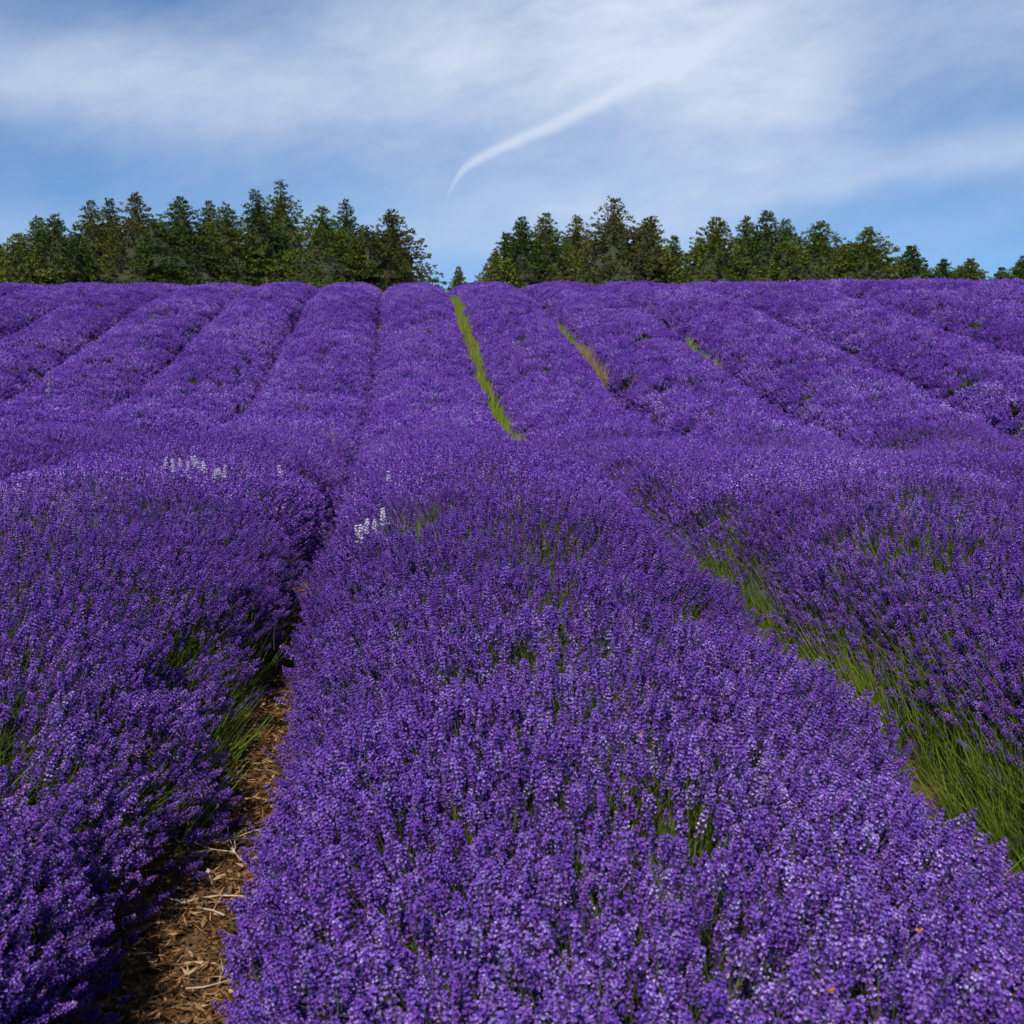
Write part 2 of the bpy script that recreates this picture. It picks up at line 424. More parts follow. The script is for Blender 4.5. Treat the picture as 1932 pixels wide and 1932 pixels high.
def library(name, meshes):
    c = bpy.data.collections.new(name)
    for i, me_ in enumerate(meshes):
        o = bpy.data.objects.new('%s_%02d' % (name, i), me_); c.objects.link(o)
    return c
NEAR_M = [spike_detail(100 + i) for i in range(7)]
LIB_NEAR = library('spike_near', NEAR_M)
LIB_MID = library('spike_mid', [spike_lod1(200 + i) for i in range(8)])
LIB_FAR = library('spike_far', [clump_far(300 + i) for i in range(8)])
LIB_TUFT = library('leaf_tuft', [tuft(400 + i, 16, .30, .16, .0017, M['blade']) for i in range(6)])
LIB_TUFTF = library('leaf_tuft_far', [tuft(450 + i, 14, .27, .24, .0034, M['blade']) for i in range(6)])
LIB_GRASS = library('grass_tuft', [tuft(500 + i, 26, .30, .30, .0042, M['grass']) for i in range(6)])
LIB_DRY = library('dry_tuft', [tuft(550 + i, 18, .42, .22, .0045, M['drygrass']) for i in range(4)])

def inst_tree(lib):
    g = bpy.data.node_groups.new('scatter_' + lib.name, 'GeometryNodeTree')
    g.interface.new_socket('Geometry', in_out='INPUT', socket_type='NodeSocketGeometry')
    g.interface.new_socket('Geometry', in_out='OUTPUT', socket_type='NodeSocketGeometry')
    N = g.nodes; L = g.links
    i = N.new('NodeGroupInput'); o = N.new('NodeGroupOutput')
    ci = N.new('GeometryNodeCollectionInfo'); ci.inputs['Collection'].default_value = lib
    ci.inputs['Separate Children'].default_value = True; ci.inputs['Reset Children'].default_value = True
    ip = N.new('GeometryNodeInstanceOnPoints'); ip.inputs['Pick Instance'].default_value = True
    def at(nm, t):
        a = N.new('GeometryNodeInputNamedAttribute'); a.data_type = t; a.inputs['Name'].default_value = nm
        return [s for s in a.outputs if s.enabled][0]
    L.new(i.outputs[0], ip.inputs['Points']); L.new(ci.outputs[0], ip.inputs['Instance'])
    L.new(at('pick', 'INT'), ip.inputs['Instance Index'])
    L.new(at('rot', 'FLOAT_VECTOR'), ip.inputs['Rotation'])
    L.new(at('size', 'FLOAT_VECTOR'), ip.inputs['Scale'])
    L.new(ip.outputs[0], o.inputs[0])
    return g
TREES = {}
def euler_from_dir(d, twist):
    d = d / np.linalg.norm(d, axis=1, keepdims=True)
    ref = np.where(np.abs(d[:, :1]) < .9, np.array([[1., 0, 0]]), np.array([[0., 1, 0]]))
    a = np.cross(ref, d); a /= np.linalg.norm(a, axis=1, keepdims=True); b = np.cross(d, a)
    c, s = np.cos(twist)[:, None], np.sin(twist)[:, None]
    X = a * c + b * s; Y = np.cross(d, X)
    return np.stack([np.arctan2(Y[:, 2], d[:, 2]), -np.arcsin(np.clip(X[:, 2], -1, 1)), np.arctan2(X[:, 1], X[:, 0])], 1)
def scatter(name, lib, pos, dirs, size, parent=None, label=None):
    n = len(pos)
    if n == 0: return None
    me_ = bpy.data.meshes.new(name); me_.vertices.add(n)
    me_.vertices.foreach_set('co', pos.astype(np.float32).ravel())
    rot = euler_from_dir(dirs, rng.random(n) * 6.283)
    a = me_.attributes.new('rot', 'FLOAT_VECTOR', 'POINT'); a.data.foreach_set('vector', rot.astype(np.float32).ravel())
    size = np.asarray(size)
    if size.ndim == 1: size = np.repeat(size[:, None], 3, 1)
    a = me_.attributes.new('size', 'FLOAT_VECTOR', 'POINT'); a.data.foreach_set('vector', size.astype(np.float32).ravel())
    a = me_.attributes.new('pick', 'INT', 'POINT'); a.data.foreach_set('value', rng.integers(0, len(lib.objects), n).astype(np.int32))
    o = obj(name, me_, parent)
    if lib.name not in TREES: TREES[lib.name] = inst_tree(lib)
    md = o.modifiers.new('scatter', 'NODES'); md.node_group = TREES[lib.name]
    o['kind'] = 'stuff'
    if label: o['label'] = label
    return o

# ------------------------------------------------------------------ lavender rows
S = 1.9
OFFX = -0.245 * S
def row_x(j): return OFFX + (j + 0.5) * S
def cam_space(p):
    q = p - np.array([0, 0, CAMZ])
    fx, fy = math.sin(YAW), math.cos(YAW)
    x = q[:, 0] * fy - q[:, 1] * fx
    y0 = q[:, 0] * fx + q[:, 1] * fy
    dep = y0 * math.cos(PITCH) - q[:, 2] * math.sin(PITCH)
    up = y0 * math.sin(PITCH) + q[:, 2] * math.cos(PITCH)
    return x, dep, up
def in_view(p, mx=1.5, k=1.12):
    x, dep, up = cam_space(p)
    return (dep > 0.25) & (np.abs(x) < 0.46 * dep * k + mx) & (up > -0.46 * dep * k - 0.9)
def envelope(j, th, y):
    """flower canopy of row j: lateral offset and height above ground, before jitter"""
    s, c = np.sin(th), np.cos(th)
    bush = vnoise(y * 1.9 + j * 17.3, th * 0.9 + j * 3.1, 11) * .10 + vnoise(y * 4.3 + j * 7.7, th * 2.3, 12) * .05
    swell = 1 + .06 * vnoise(y * .35 + j * 5.1, np.zeros_like(th) + j, 13)
    farr = np.clip((y - 9) / 5, 0, 1)
    rr = (1 + bush * (1 - .55 * farr)) * swell
    ye = yeff(np.zeros_like(y) + row_x(j), y)
    wid = np.interp(ye, [0, 5.0, 7.5, 11, 16, 19, 22, 60], [.81, .81, .87, .92, .92, .88, .85, .85])
    if j == 0: wid = np.where(s > 0, np.interp(ye, [0, 4.5, 6.5, 9, 13, 60], [.73, .74, .84, .92, .79, .79]), wid)
    if j >= 1: wid = np.where(ye > 17, np.minimum(wid, .79), wid)
    if j == 1: wid = np.where(s < 0, np.interp(ye, [0, 5, 9, 13, 60], [.81, .81, .90, .79, .79]) + .12 * np.exp(-((y - 4.15) / .28) ** 2), wid)
    v = wid * np.sign(s) * np.abs(s) ** .85 * rr * np.where(((j == -1) & (s > 0) & (y < 5)), np.interp(y, [2.6, 3.3], [.97, 1.06]), 1.0)
    z = .17 + .47 * np.sign(c) * np.abs(c) ** .72 * rr
    return v, z
def row_len(j):
    X = row_x(j)
    y = np.arange(0, 60, .25)
    ye = yeff(np.full_like(y, X), y)
    return y[np.searchsorted(ye, 38.5)]

row_labels = {}
for j in range(-8, 10):
    if j == 0: t = 'wide purple lavender row filling the foreground between the bare soil furrow and the green furrow'
    elif j == -1: t = 'purple lavender row directly left of the bare soil furrow in the left foreground'
    elif j == 1: t = 'purple lavender row directly right of the bright green furrow'
    else:
        o_ = ['', '', 'second', 'third', 'fourth', 'fifth', 'sixth', 'seventh', 'eighth', 'ninth'][abs(j) - (0 if j > 0 else 0)] if abs(j) < 10 else ''
        if j < 0: t = 'purple lavender row, %s to the left of the bare soil furrow' % o_
        else: t = 'purple lavender row, %s to the right of the bright green furrow' % o_
    row_labels[j] = t

def make_row(j):
    X = row_x(j); Y1 = float(row_len(j)); Y0 = 0.2
    base = np.array([X, max(Y0, 0.2), float(ground(X, Y0))])
    root = empty('lavender_row', base.tolist(), row_labels[j], 'lavender row', 'lavender rows running up the hill')
    # ---- inner mound
    ysr = np.concatenate([np.arange(Y0, 12, .14), np.arange(12, Y1, .4)])
    ths = np.linspace(-1.75, 1.75, 13)
    yy, tt = np.meshgrid(ysr, ths, indexing='ij')
    v, z = envelope(j, tt, yy)
    sc = .60 + .08 * vnoise(yy * 5, tt * 4 + j, 21)
    P_ = np.stack([X + v * sc, yy, np.maximum(ground(X + v * sc, yy) + (z * sc) - .05, ground(X, yy) - .1)], -1)
    vis = in_view(P_.reshape(-1, 3), 2.5, 1.3).reshape(P_.shape[:2]).any(1)
    keep = np.where(vis)[0]
    if len(keep) == 0:
        bpy.data.objects.remove(root); return
    P_ = P_[keep[0]:keep[-1] + 1]
    a, b_ = P_.shape[:2]
    idx = (np.arange(a - 1)[:, None] * b_ + np.arange(b_ - 1)[None, :]).ravel()
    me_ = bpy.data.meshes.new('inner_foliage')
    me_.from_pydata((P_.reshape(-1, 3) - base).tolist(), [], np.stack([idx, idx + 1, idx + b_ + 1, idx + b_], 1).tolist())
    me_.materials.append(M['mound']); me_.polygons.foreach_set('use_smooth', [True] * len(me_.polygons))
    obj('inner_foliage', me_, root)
    # ---- flowers
    def flowers(dens, ya, yb, clump=False):
        n = int(dens * (yb - ya) * 2.15)
        y = rng.uniform(ya, yb, n)
        th = rng.uniform(-1, 1, n); th = np.sign(th) * np.abs(th) ** .96 * 1.78
        v, z = envelope(j, th, y)
        gap = vnoise(y * 2.1 + j * 9, th * 1.7 + j, 31) + .55 * vnoise(y * 6 + j * 4, th * 4.5, 32)
        keep = np.ones(n)
        g0 = np.where(y > 14, -.56, np.where(y < 2.6, -.84, -.72) if j == 0 else -.66)
        keep = np.where(gap < g0, .25, keep); keep = np.where((gap >= g0) & (gap < g0 + .2), .6, keep)
        fs = np.where(y < 5, 1.00 + .3 * vnoise(y * 1.6 + j, y * 0, 35), 1.0) if j >= 1 else .85
        flank = np.clip((np.abs(th) - np.where(th < 0, fs, .85)) / .45, 0, 1)
        left = th < 0
        fl = np.full(n, .75)
        if j >= 1: fl = np.where(left, np.where(y < 4.2, .42, .80) + .7 * np.exp(-((y - 4.15) / .3) ** 2) + .45 * (vnoise(y * 1.3 + j, y * 0, 33) > .0), fl)
        if j <= -1: fl = np.where(~left, np.where(y < 10, .95, .45) + .05 * (vnoise(y * .9 + j, y * 0, 34) > -.25), fl)
        if j == 0: fl = np.where(left, 1.0, .7)
        if j == -1: keep = np.where((th > 1.5) & (y < 6), keep * .3, keep)
        keep = keep * (1 - flank * (1 - fl))
        ok = rng.random(n) < keep
        y, th, v, z, gap, g0 = y[ok], th[ok], v[ok], z[ok], gap[ok], g0[ok]
        n = len(y)
        dp = 1 - np.abs(rng.normal(0, 0.085 if not clump else .05, n)) - np.where(gap < g0 + .2, .07, 0)
        sh = rng.normal(0, .02, n)
        x = X + v * dp + sh
        zz = np.maximum(z * dp + np.abs(rng.normal(0, .018, n)), .05) - .045
        p = np.stack([x, y, ground(x, y) + zz], 1)
        jit = .24
        d = np.stack([np.sin(th) * .62 + rng.normal(0, jit, n) + .05, rng.normal(0, jit, n) - .04, np.maximum(np.cos(th), -.1) * .85 + .42 + rng.normal(0, .05, n)], 1)
        ok = in_view(p)
        return p[ok], d[ok]
    A, B = 5.2, 12.5
    if abs(X) < 5.5:
        p, d = flowers(2500, Y0, A)
        if j in (-1, 0, 1):
            pq, dq = flowers(1300, Y0, 2.5)
            p = np.concatenate([p, pq]); d = np.concatenate([d, dq])
        sz = rng.uniform(.48, .92, len(p))
        if j in (-1, 0, 1) and len(p):
            x, dep, up = cam_space(p)
            fr = (np.abs(x) < .45 * dep) & (np.abs(up) < .45 * dep)
            # the outermost spikes are the ones one can see singly
            v = p[:, 0] - X
            zrel = p[:, 2] - ground(p[:, 0], p[:, 1])
            proud = zrel / .62 + .25 * rng.random(len(p)) + (0.5 * (np.abs(v) > .72) if j != 1 else 0)
            score = np.where(fr & (proud > .95), dep, 1e9)
            pick = np.argsort(score)[:300 if j != 1 else 160]
            pick = pick[score[pick] < 1e8]
            rot = euler_from_dir(d, rng.random(len(p)) * 6.283)
            for q in pick:
                o = obj('flower_spike', NEAR_M[int(rng.integers(0, len(NEAR_M)))], root, (p[q] - base).tolist())
                o.rotation_euler = rot[q].tolist(); s_ = float(sz[q]); o.scale = (s_, s_, s_)
            mask = np.ones(len(p), bool); mask[pick] = False
            p, d, sz = p[mask], d[mask], sz[mask]
        scatter('near_flower_spikes', LIB_NEAR, p - base, d, sz, root)
    if abs(X) < 10.5:
        p, d = flowers(2100, A, min(B, Y1))
        scatter('middle_flower_spikes', LIB_MID, p - base, d, rng.uniform(.66, 1.0, len(p)), root)
    if Y1 > B:
        p, d = flowers(175, B, Y1, True)
        scatter('far_flower_spikes', LIB_FAR, p - base, d, rng.uniform(.85, 1.25, len(p)), root)
    # ---- leafy stems beneath the flowers
    def leaves(dens, ya, yb, lib, smin, smax):
        n = int(dens * (yb - ya) * 2.15)
        if n <= 0: return
        y = rng.uniform(ya, yb, n)
        th = rng.uniform(-1, 1, n); th = np.sign(th) * np.abs(th) ** .7 * 1.75
        gap = vnoise(y * 2.1 + j * 9, th * 1.7 + j, 31) + .55 * vnoise(y * 6 + j * 4, th * 4.5, 32)
        use = (gap < -.25) | (np.abs(th) > .8)
        if j == -1: use &= ~((th > .9) & (y < 6) & (rng.random(n) < .75))
        y, th = y[use], th[use]; n = len(y)
        v, z = envelope(j, th, y)
        sc = rng.uniform(.42, .62, n)
        x = X + v * sc * 1.08
        p = np.stack([x, y, ground(x, y) + np.maximum(z * sc - .08, .0)], 1)
        d = np.stack([np.sin(th) * .75 + rng.normal(0, .16, n), rng.normal(0, .16, n) - .05, np.maximum(np.cos(th), 0) * .8 + .40], 1)
        ok = in_view(p)
        scatter('leafy_stems', lib, p[ok] - base, d[ok], rng.uniform(smin, smax, ok.sum()), root)
    if abs(X) < 5.5: leaves(400, Y0, 7.0, LIB_TUFT, .8, 1.15)
    leaves(70, 7.0, Y1, LIB_TUFTF, .8, 1.2)
    # ---- leafless skirt of long stems fanning out over the furrow
    def skirt(side, dens, ya, yb, lib):
        n = int(dens * (yb - ya))
        y = rng.uniform(ya, yb, n)
        x = X + side * rng.uniform(.48, .82, n)
        p = np.stack([x, y, ground(x, y) + np.maximum(.22 - .30 * (np.abs(x - X) - .48) / .34, -.02)], 1)
        d = np.stack([side * .42 + rng.normal(0, .17, n), rng.normal(0, .2, n) - .08, np.ones(n)], 1)
        ok = in_view(p)
        scatter('skirt_stems', lib, p[ok] - base, d[ok], rng.uniform(.8, 1.2, ok.sum()), root)
    if abs(X) < 5.5:
        if j > 0: skirt(-1, 140, Y0, 6.0, LIB_TUFT)
        elif j == -1: skirt(1, 70, 2.9, 4.4, LIB_TUFT)
        elif j == 0: skirt(1, 60, Y0, 8.0, LIB_TUFT)
for j in range(-8, 9):
    make_row(j)

# ------------------------------------------------------------------ weeds and grass in the furrows
def furrow_x(k): return OFFX + k * S
def strip(name, lib, k, ya, yb, n, half, smin, smax, label, cat, shape=None, lean=.2, lift=0.0):
    y = rng.uniform(ya, yb, n)
    if shape is not None: y = y[shape(y)]
    n = len(y)
    x = furrow_x(k) + rng.normal(0, half, n) + .04 * vnoise(y * 1.2, y * 0, 61)
    p = np.stack([x, y, ground(x, y) + lift], 1)
    d = np.stack([rng.normal(0, lean, n), rng.normal(0, lean, n), np.ones(n)], 1)
    o = scatter(name, lib, p, d, rng.uniform(smin, smax, n))
    tag(o, label, cat, kind='stuff'); return o
strip('grass_strip', LIB_GRASS, 1, 13.0, 31.0, 1000, .075, 1.0, 1.6, 'bright green grass strip in the furrow running straight up the hill', 'grass')
strip('dry_grass_strip', LIB_DRY, 1, 18, 28, 200, .08, .7, 1.1, 'straw coloured dry grass among the bright green strip on the hill', 'grass')
strip('grass_patch', LIB_GRASS, 2, 20.4, 24.0, 110, .055, .9, 1.35, 'dull green weeds in the short furrow right of the bright grass strip', 'grass')
strip('dry_grass_patch', LIB_DRY, 2, 18.3, 20.8, 110, .07, .9, 1.3, 'tan dry grass at the lower end of the short weedy furrow', 'grass')
strip('grass_patch', LIB_GRASS, 3, 15.0, 21.5, 120, .07, .8, 1.5, 'broken green grass patches down the second furrow right of the bright grass strip', 'grass', lambda y: vnoise(y * 1.1, y * 0, 77) > -.15)

# ------------------------------------------------------------------ litter and twigs on the bare soil
def litter_lib():
    out = []
    for i in range(6):
        r = random.Random(700 + i); b = MB()
        for q in range(7):
            a = r.random() * 6.28; ln = r.uniform(.006, .022); w = r.uniform(.002, .006)
            if q < 3: ln *= 2.2; w *= .35
            c = Vector((r.uniform(-.03, .03), r.uniform(-.03, .03), r.uniform(.001, .010)))
            x = Vector((math.cos(a), math.sin(a), r.uniform(-.35, .35))); y = Vector((-math.sin(a), math.cos(a), r.uniform(-.5, .5)))
            b.quad(c - x * ln, c - y * w, c + x * ln + Vector((0, 0, .002)), c + y * w)
        out.append(b.mesh('litter', [M['litter']]))
    return library('litter', out)
LIB_LIT = litter_lib()
n = 5200
y = rng.uniform(.8, 7, n); x = furrow_x(0) + rng.normal(0, .16, n)
scat = scatter('plant_litter', LIB_LIT, np.stack([x, y, ground(x, y) + .012 + .02 * vnoise(x * 3.1, y * 3.1, 3)], 1), np.stack([rng.normal(0, .15, n), rng.normal(0, .15, n), np.ones(n)], 1), rng.uniform(.6, 1.4, n))
tag(scat, 'brown leaf litter and straw covering the bare soil furrow', 'litter', kind='stuff')

def twig(seed, L, rad, loc, rz, label, m_='twig', rise=.02):
    r = random.Random(seed); b = MB()
    def grow(p, d, ln, rd, depth):
        pts = [Vector(p)]; dd = Vector(d)
        for i in range(4):
            dd = (dd + Vector((r.gauss(0, .22), r.gauss(0, .22), r.gauss(0, .08)))).normalized()
            dd.z = max(min(dd.z, .35), -.12)
            q = pts[-1] + dd * ln / 4; q.z = max(q.z, rd); pts.append(q)
        b.tube(pts, [rd * (1 - .17 * i) for i in range(5)], 5)
        if depth:
            for i in range(r.randint(2, 3)):
                s_ = pts[r.randint(1, 3)]
                a = r.uniform(.4, .9) * r.choice((-1, 1))
                nd = Vector((dd.x * math.cos(a) - dd.y * math.sin(a), dd.x * math.sin(a) + dd.y * math.cos(a), r.uniform(-.02, .2)))
                grow(s_, nd, ln * r.uniform(.45, .7), rd * .62, depth - 1)
    grow((0, 0, rad), (1, 0, rise), L, rad, 2)
    o = obj('dry_twig', b.mesh('dry_twig', [M[m_]]), None, loc); o.rotation_euler = (0, 0, rz)
    tag(o, label, 'twig', 'dry twigs lying in the bare soil furrow'); return o
def gl(x, y, h=.03): return (x, y, float(ground(x, y)) + h)
FX = furrow_x(0)
twig(1, .20, .0034, gl(FX - .10, 2.56), .15, 'pale forked dead twig in the middle of the bare soil furrow')
twig(2, .15, .0026, gl(FX + .02, 2.50), 2.6, 'thin pale twig crossing just below the forked dead twig on the soil')
twig(3, .16, .0030, gl(FX + .04, 2.74), 1.9, 'curved pale twig standing up behind the forked dead twig')
twig(4, .14, .0024, gl(FX - .04, 2.86), .5, 'small pale twig at the back of the sunlit soil patch')
twig(5, .20, .0026, gl(FX - .05, 3.25, .05), -.9, 'thin dark twig hanging across the shaded far end of the soil furrow', 'darktwig', .25)
twig(6, .14, .0022, gl(FX - .02, 2.22), .35, 'short tan twig on the bright soil at the front of the furrow')

# ------------------------------------------------------------------ white flowering plants among the lavender
WM = [spike_detail(900 + i, 'white', 'white', .22) for i in range(4)]
def canopy(x, y):
    j = int(round((x - OFFX) / S - .5)); v = x - row_x(j)
    th = math.copysign(math.asin(min(1, (abs(v) / .81) ** (1 / .85))), v)
    _, z = envelope(j, np.array([th]), np.array([float(y)]))
    return float(ground(x, y)) + float(z[0])
def white_clump(x, y, spots, label):
    z = canopy(x, y)
    root = empty('white_lavender', (x, y, z - .1), label, 'flower', 'white flower clumps among the purple rows')
    for i, (dx, dy, h) in enumerate(spots):
        o = obj('flower_spike', WM[i % 4], root, (dx, dy, canopy(x + dx, y + dy) - z + .1 + h))
        o.rotation_euler = (random.uniform(-.25, .25), random.uniform(-.25, .25), random.random() * 6.28)
        s_ = random.uniform(.8, 1.15); o.scale = (s_, s_, s_)

# ------------------------------------------------------------------ conifers
def conifer(x, y, top, R, kind, label, seed, leaders=0):
    r = np.random.default_rng(seed)
    z0 = float(ground(x, y)) - .05
    H = top - z0
    tags = {'d': 'needle_d', 'm': 'needle_m', 'o': 'needle_o', 'b': 'needle_b', 'p': 'needle_p', 'k': 'needle_k'}
    root = empty('conifer_tree', (x, y, z0), label, 'tree', 'conifers along the ridge')
    wood = MB()
    V, F = [], []
    nv = 0
    corei = []
    def cone(ox, oy, zb, h, rad, dens):
        nonlocal nv
        top_p = Vector((ox * 1.0, oy * 1.0, zb + h))
        wood.tube([Vector((ox * .2, oy * .2, 0)), Vector((ox * .5, oy * .5, zb + h * .3)), Vector((ox, oy, zb + h * .65)), top_p], [.02 * H, .015 * H, .009 * H, .002 * H], 7)
        lob = r.uniform(-.25, .25, 6); ph = r.random(6) * 6.28
        # solid core blocking sky through the crown; its dark colour stands for inner shade
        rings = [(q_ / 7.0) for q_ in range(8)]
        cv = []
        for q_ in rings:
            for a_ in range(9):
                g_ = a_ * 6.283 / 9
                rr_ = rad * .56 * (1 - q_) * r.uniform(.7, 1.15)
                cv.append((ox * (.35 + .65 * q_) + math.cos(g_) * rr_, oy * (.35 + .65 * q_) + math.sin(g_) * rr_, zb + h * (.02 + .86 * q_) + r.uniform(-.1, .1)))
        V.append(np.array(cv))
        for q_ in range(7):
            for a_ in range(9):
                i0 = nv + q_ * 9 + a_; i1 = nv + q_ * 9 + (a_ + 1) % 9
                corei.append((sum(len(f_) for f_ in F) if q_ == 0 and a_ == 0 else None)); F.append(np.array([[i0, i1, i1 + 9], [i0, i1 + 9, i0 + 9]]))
        nv += len(cv)
        zc = zb + h * .03
        while zc < zb + h * .985:
            t = (zc - zb) / h
            prof = (1 - t) ** 1.02 * (1 - .22 * math.exp(-t * 9))
            nb = max(4, int((6 + r.integers(0, 4)) * dens * (1.0 if t < .75 else .7)))
            a0 = r.random() * 6.28
            for q in range(nb):
                a = a0 + 6.283 * q / nb + r.normal(0, .18)
                asym = 1 + sum(lob[i] * math.sin(a * (1 + i % 3) + ph[i] + t * (3 + 2 * i)) for i in range(6)) * .38
                L = max(.025 * rad, rad * prof * asym * r.uniform(.84, 1.08)) + .04
                rise = .55 * t + r.normal(0, .10) - .08
                axx = ox * (.35 + .65 * t); ayy = oy * (.35 + .65 * t)
                c, s = math.cos(a), math.sin(a)
                if L > .5 and q % 2 == 0:
                    wood.tube([Vector((axx, ayy, zc)), Vector((axx + c * L * .5, ayy + s * L * .5, zc + rise * L * .5 - .02)), Vector((axx + c * L * .92, ayy + s * L * .92, zc + rise * L * .9 - .14 * L))], [.018, .012, .004], 4)
                npad = 1 + int(L / .30)
                pu = np.clip((np.arange(npad) + r.uniform(.4, 1.0, npad)) / npad, .2, 1.02)
                pside = r.normal(0, .17, npad) * (L * .6 + .1) * (1.2 - pu * .7)
                per = 13
                ns = npad * per
                u = np.repeat(pu, per) + r.normal(0, .055, ns) / max(L, .3)
                side = np.repeat(pside, per) + r.normal(0, .075, ns)
                px = axx + c * L * u - s * side; py = ayy + s * L * u + c * side
                pz = zc + rise * L * u - .16 * L * u * u + np.repeat(r.normal(0, .05, npad), per) + r.normal(0, .035, ns)
                # sprays of needles: a kinked blade plus two side blades
                ln = r.uniform(.10, .21, ns) * (1 - .35 * t); wd = r.uniform(.018, .036, ns)
                da = a + r.normal(0, .75, ns) + np.sign(side) * .5
                dz = r.normal(.30, .36, ns) + .35 * t
                dx_, dy_ = np.cos(da), np.sin(da)
                nrm = np.sqrt(dx_ ** 2 + dy_ ** 2 + dz ** 2)
                D = np.stack([dx_, dy_, dz], 1) / nrm[:, None]
                rf = r.normal(0, 1, (ns, 3)); Sx = np.cross(D, rf); Sx /= np.linalg.norm(Sx, axis=1, keepdims=True) + 1e-6
                Nn = np.cross(D, Sx)
                P0_ = np.stack([px, py, pz], 1)
                lnn, wdd = ln[:, None], wd[:, None]
                tip = P0_ + D * lnn - Nn * lnn * .12
                m1 = P0_ + D * lnn * .45 + Sx * wdd; m2 = P0_ + D * lnn * .45 - Sx * wdd
                s1 = P0_ + D * lnn * .55 + Sx * lnn * .55 + Nn * lnn * .1; s2 = P0_ + D * lnn * .55 - Sx * lnn * .55 + Nn * lnn * .1
                c1 = P0_ + D * lnn * .28; c2 = P0_ + D * lnn * .12
                blk = np.stack([P0_, m1, tip, m2, c1, s1, s2], 1).reshape(-1, 3)
                V.append(blk)
                b0 = nv + np.arange(ns) * 7
                F.append(np.stack([b0, b0 + 1, b0 + 2], 1)); F.append(np.stack([b0, b0 + 2, b0 + 3], 1))
                F.append(np.stack([b0, b0 + 4, b0 + 5], 1)); F.append(np.stack([b0, b0 + 6, b0 + 4], 1))
                nv += ns * 7
            zc += (.17 + .12 * r.random()) * (1 - .35 * t) * max(.55, H / 6.5)
    cone(0, 0, .05 * H, .95 * H, R, 1.0)
    for q in range(leaders):
        a = r.random() * 6.28
        cone(math.cos(a) * R * .45, math.sin(a) * R * .45, .35 * H, H * r.uniform(.42, .54), R * .55, .8)
    obj('trunk', wood.mesh('trunk', [M['bark']]), root)
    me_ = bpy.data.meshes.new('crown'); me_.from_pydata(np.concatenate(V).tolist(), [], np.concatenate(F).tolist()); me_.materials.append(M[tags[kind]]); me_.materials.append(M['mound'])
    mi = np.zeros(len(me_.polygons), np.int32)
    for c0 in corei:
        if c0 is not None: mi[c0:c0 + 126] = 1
    me_.polygons.foreach_set('material_index', mi)
    obj('crown', me_, root)
    return root
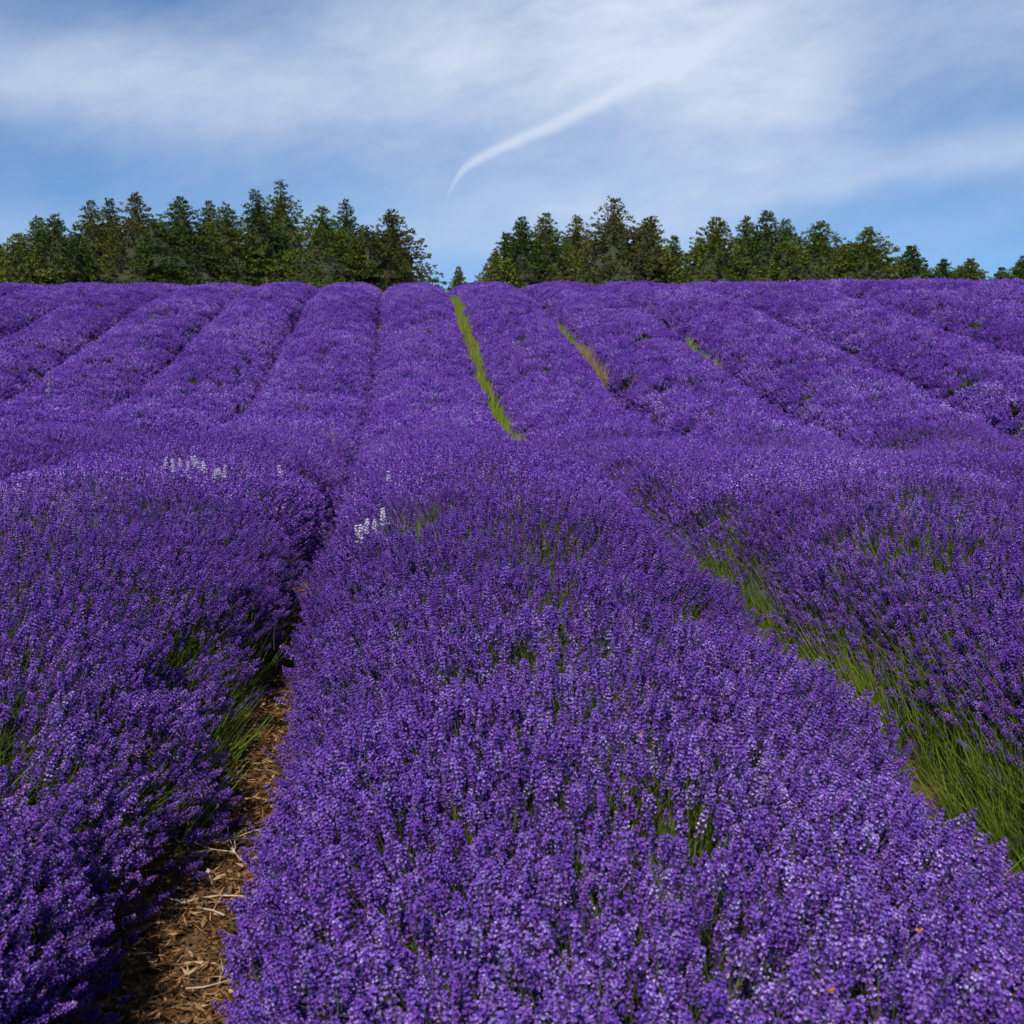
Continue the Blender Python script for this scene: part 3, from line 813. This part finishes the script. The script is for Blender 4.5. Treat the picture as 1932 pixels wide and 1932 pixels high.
TREES_T = [
 (-19.7, 58.8, 3.94, 0.95, 'd', 'dark conifer cut off by the left edge of the photo', 0),
 (-18.2, 57.2, 4.42, 1.25, 'p', 'pale thin conifer nearest the left edge of the photo', 1),
 (-18.4, 61.3, 5.48, 1.30, 'o', 'olive conifer peeping out behind the pale one at far left', 0),
 (-16.8, 58.6, 5.39, 1.40, 'd', 'dark green conifer right of the pale thin one at far left', 1),
 (-16.4, 63.9, 6.53, 1.50, 'o', 'olive conifer with the left of two close tops in the left group', 0),
 (-16.2, 67.1, 6.93, 1.35, 'd', 'dark conifer with the right of two close tops in the left group', 0),
 (-13.3, 60.5, 6.60, 1.75, 'b', 'brownish olive pointed conifer in the left half of the left group', 0),
 (-11.0, 60.0, 6.44, 1.90, 'd', 'broad dark green conifer right of the brownish pointed one in the left group', 1),
 (-11.0, 69.1, 6.96, 1.50, 'o', 'olive conifer standing behind, between the broad dark one and the light olive one', 0),
 (-8.9, 61.4, 6.19, 1.75, 'o', 'light olive conifer left of the two tallest in the left group', 0),
 (-7.6, 63.5, 7.12, 1.45, 'd', 'slim dark conifer just left of the tallest tree', 0),
 (-6.5, 65.7, 7.84, 1.90, 'm', 'tallest conifer of all, in the left group', 1),
 (-3.9, 60.9, 6.06, 1.95, 'm', 'full mid green conifer right of the tallest tree', 0),
 (-3.0, 68.9, 7.10, 1.40, 'd', 'slim dark top rising behind, third from the right end of the left group', 0),
 (-0.3, 62.0, 6.01, 1.80, 'k', 'drab dark conifer at the right end of the left group, beside the sky gap', 2),
 (4.1, 77.9, 3.30, 0.60, 'm', 'tiny lone conifer in the sky gap between the two groups', 0),
 (5.1, 59.8, 3.71, 0.85, 'p', 'low pale bushy conifer at the left end of the right group', 1),
 (6.7, 61.6, 5.62, 1.40, 'd', 'dark conifer, second from the left end of the right group', 1),
 (8.1, 62.5, 5.91, 1.60, 'm', 'mid green conifer, third from the left end of the right group', 0),
 (10.7, 68.2, 6.23, 1.50, 'o', 'olive conifer behind, left of the tallest in the right group', 0),
 (11.4, 59.9, 6.54, 2.05, 'b', 'tallest conifer of the right group, broad and brownish', 1),
 (13.8, 62.5, 5.64, 1.65, 'm', 'mid green conifer directly right of the brownish tallest one', 1),
 (15.7, 64.1, 4.73, 1.05, 'd', 'short dark conifer in the dip in the middle of the right group', 0),
 (16.6, 58.7, 5.54, 1.75, 'o', 'olive conifer directly right of the dip in the right group', 1),
 (19.9, 64.0, 5.92, 1.40, 'm', 'mid green conifer behind, right of the olive one past the dip', 0),
 (19.4, 58.9, 5.90, 1.55, 'd', 'tall dark conifer with a slim tip, centre of the right half of the right group', 0),
 (21.3, 61.4, 5.61, 1.40, 'm', 'mid green conifer just right of the tall dark slim tipped one', 0),
 (21.6, 57.0, 5.18, 1.90, 'm', 'broad round topped green conifer, third from the right end of the right group', 2),
 (23.8, 56.1, 4.82, 1.80, 'o', 'broad olive conifer, second from the right end of the right group', 1),
 (26.2, 56.2, 4.00, 1.10, 'd', 'small dark pointed conifer closing the right end of the right group', 0),
 (37.4, 75.2, 3.92, 1.10, 'd', 'small dark tree, leftmost of the far scattered ones at right', 0),
 (40.2, 78.3, 3.50, 1.00, 'p', 'low pale shrubby tree between two small trees at far right', 1),
 (39.0, 74.4, 3.90, 1.20, 'o', 'small olive pointed tree among the far scattered ones at right', 0),
 (43.6, 78.7, 3.41, 1.00, 'd', 'tiny dark tree second from the right edge', 0),
 (39.8, 69.4, 3.85, 1.20, 'm', 'small green tree cut off by the right edge of the photo', 0),
]
for i, (x, y, top, R, kd, lb, ld) in enumerate(TREES_T):
    conifer(x, y, top, R * 2.4, kd, lb, 40 + i, ld)

# ------------------------------------------------------------------ white spikes, weeds and dry grass
white_clump(-1.02, 5.7, [(-.13, -.18, .01), (-.10, -.15, .0), (-.07, -.12, .02), (-.04, -.10, .01), (-.02, .06, .02), (-.06, .2, .02), (.03, -.02, .01), (.09, -.08, .01), (.11, -.04, .01), (.12, .02, .02), (.10, -.06, .0)], 'row of small white flower spikes, farthest left among the purple flowers')
white_clump(-.64, 6.45, [(-.05, -.1, .05), (.0, 0, .06), (.01, .05, .07), (.06, .35, .10)], 'few white flower spikes trailing down to the dark furrow')
white_clump(-.13, 4.25, [(-.05, .12, .0), (-.03, -.08, .01), (-.01, -.05, .02), (.02, -.02, .01), (.05, .04, .02), (.06, .07, .01)], 'white flower spikes nearest the viewer, right of the dark furrow')
white_clump(-.07, 5.8, [(0, 0, .01)], 'lone white flower spike behind the nearest white spikes')

def weed(x, y, h, n, label, m_, seed, lean=.1):
    r = random.Random(seed)
    z = float(ground(x, y))
    root = empty('tall_weed', (x, y, z), label, 'weed')
    b = MB(); top = Vector((lean * h, 0, h))
    b.tube([(0, 0, 0), (lean * h * .3, .01, h * .5), top], [.006, .005, .002], 5)
    obj('stem', b.mesh('stem', [M[m_]]), root)
    for i in range(n):
        t = .35 + .63 * i / max(1, n - 1); a = i * 2.4 + r.random()
        c = Vector((lean * h * t * .8, 0, h * t)); d = Vector((math.cos(a), math.sin(a), .7)).normalized(); L = .13 * (1.25 - t)
        b = MB(); s_ = d.cross(Vector((0, 0, 1))).normalized() * .018
        b.quad(c, c + d * L * .5 + s_, c + d * L + Vector((0, 0, -.01)), c + d * L * .5 - s_)
        obj('leaf', b.mesh('leaf', [M[m_]]), root)
weed(-5.27, 17.2, 1.05, 12, 'tall green weed standing alone above the rows at far left', 'grass', 1)
weed(6.44, 11.3, .98, 9, 'leaning yellow green weed stalk near the right edge', 'grass', 2, .3)
weed(-.61, 10.8, .70, 9, 'dry brownish weed beside the furrow behind the white flowers', 'drygrass', 3, -.1)
def tufts(name, lib, x, y, smin, smax, label, lift=0.0):
    n = len(x)
    p = np.stack([x, y, ground(x, y) + lift], 1)
    d = np.stack([rng.normal(0, .25, n), rng.normal(0, .2, n), np.ones(n)], 1)
    tag(scatter(name, lib, p, d, rng.uniform(smin, smax, n)), label, 'grass', kind='stuff')
xr = rng.uniform(5.5, 17, 170); sr = np.minimum(.9 * xr, 10)
tufts('ridge_grass', LIB_DRY, xr, 36.4 - sr + rng.normal(0, .35, 170), 1.3, 1.9, 'dry straw grass fringing the ridge below the right hand trees')
xl = np.concatenate([rng.normal(-4.2, .35, 22), rng.normal(-5.9, .5, 16), rng.normal(-8.2, .6, 16)])
LIB_PINK = library('pink_tuft', [tuft(580 + i, 7, .42, .25, .0045, M['pinkgrass']) for i in range(4)])
tufts('seed_grass', LIB_PINK, xl, rng.uniform(31.5, 33.5, len(xl)), 1.5, 1.9, 'pinkish seed grass sticking out of the ridge below the left hand trees')
tufts('seed_grass', LIB_PINK, rng.normal(-6.4, .16, 9), rng.uniform(22.6, 24, 9), 1.6, 1.9, 'small pinkish grass tuft in a left hand row halfway up the hill')

def withered(x, y, label, seed):
    r = random.Random(seed); b = MB()
    c = Vector((0, 0, 0))
    for i in range(5):
        a = i * 1.256 + r.random() * .4; d = Vector((math.cos(a), math.sin(a), r.uniform(.2, .8))); s_ = Vector((-d.y, d.x, 0)) * .0035
        b.quad(c, c + d * .004 + s_ * .6, c + d * .007, c + d * .004 - s_ * .6)
    o = obj('withered_flower', b.mesh('withered_flower', [M['orange']]), None, (x, y, canopy(x, y) + .035))
    tag(o, label, 'flower', 'withered orange florets on the foreground row')
withered(.69, 1.32, 'tiny withered orange floret at lower right of the foreground row', 1)
withered(.51, 1.18, 'tiny withered orange floret at the bottom edge of the foreground row', 2)
withered(.45, 2.0, 'tiny withered orange floret in the middle of the foreground row', 3)
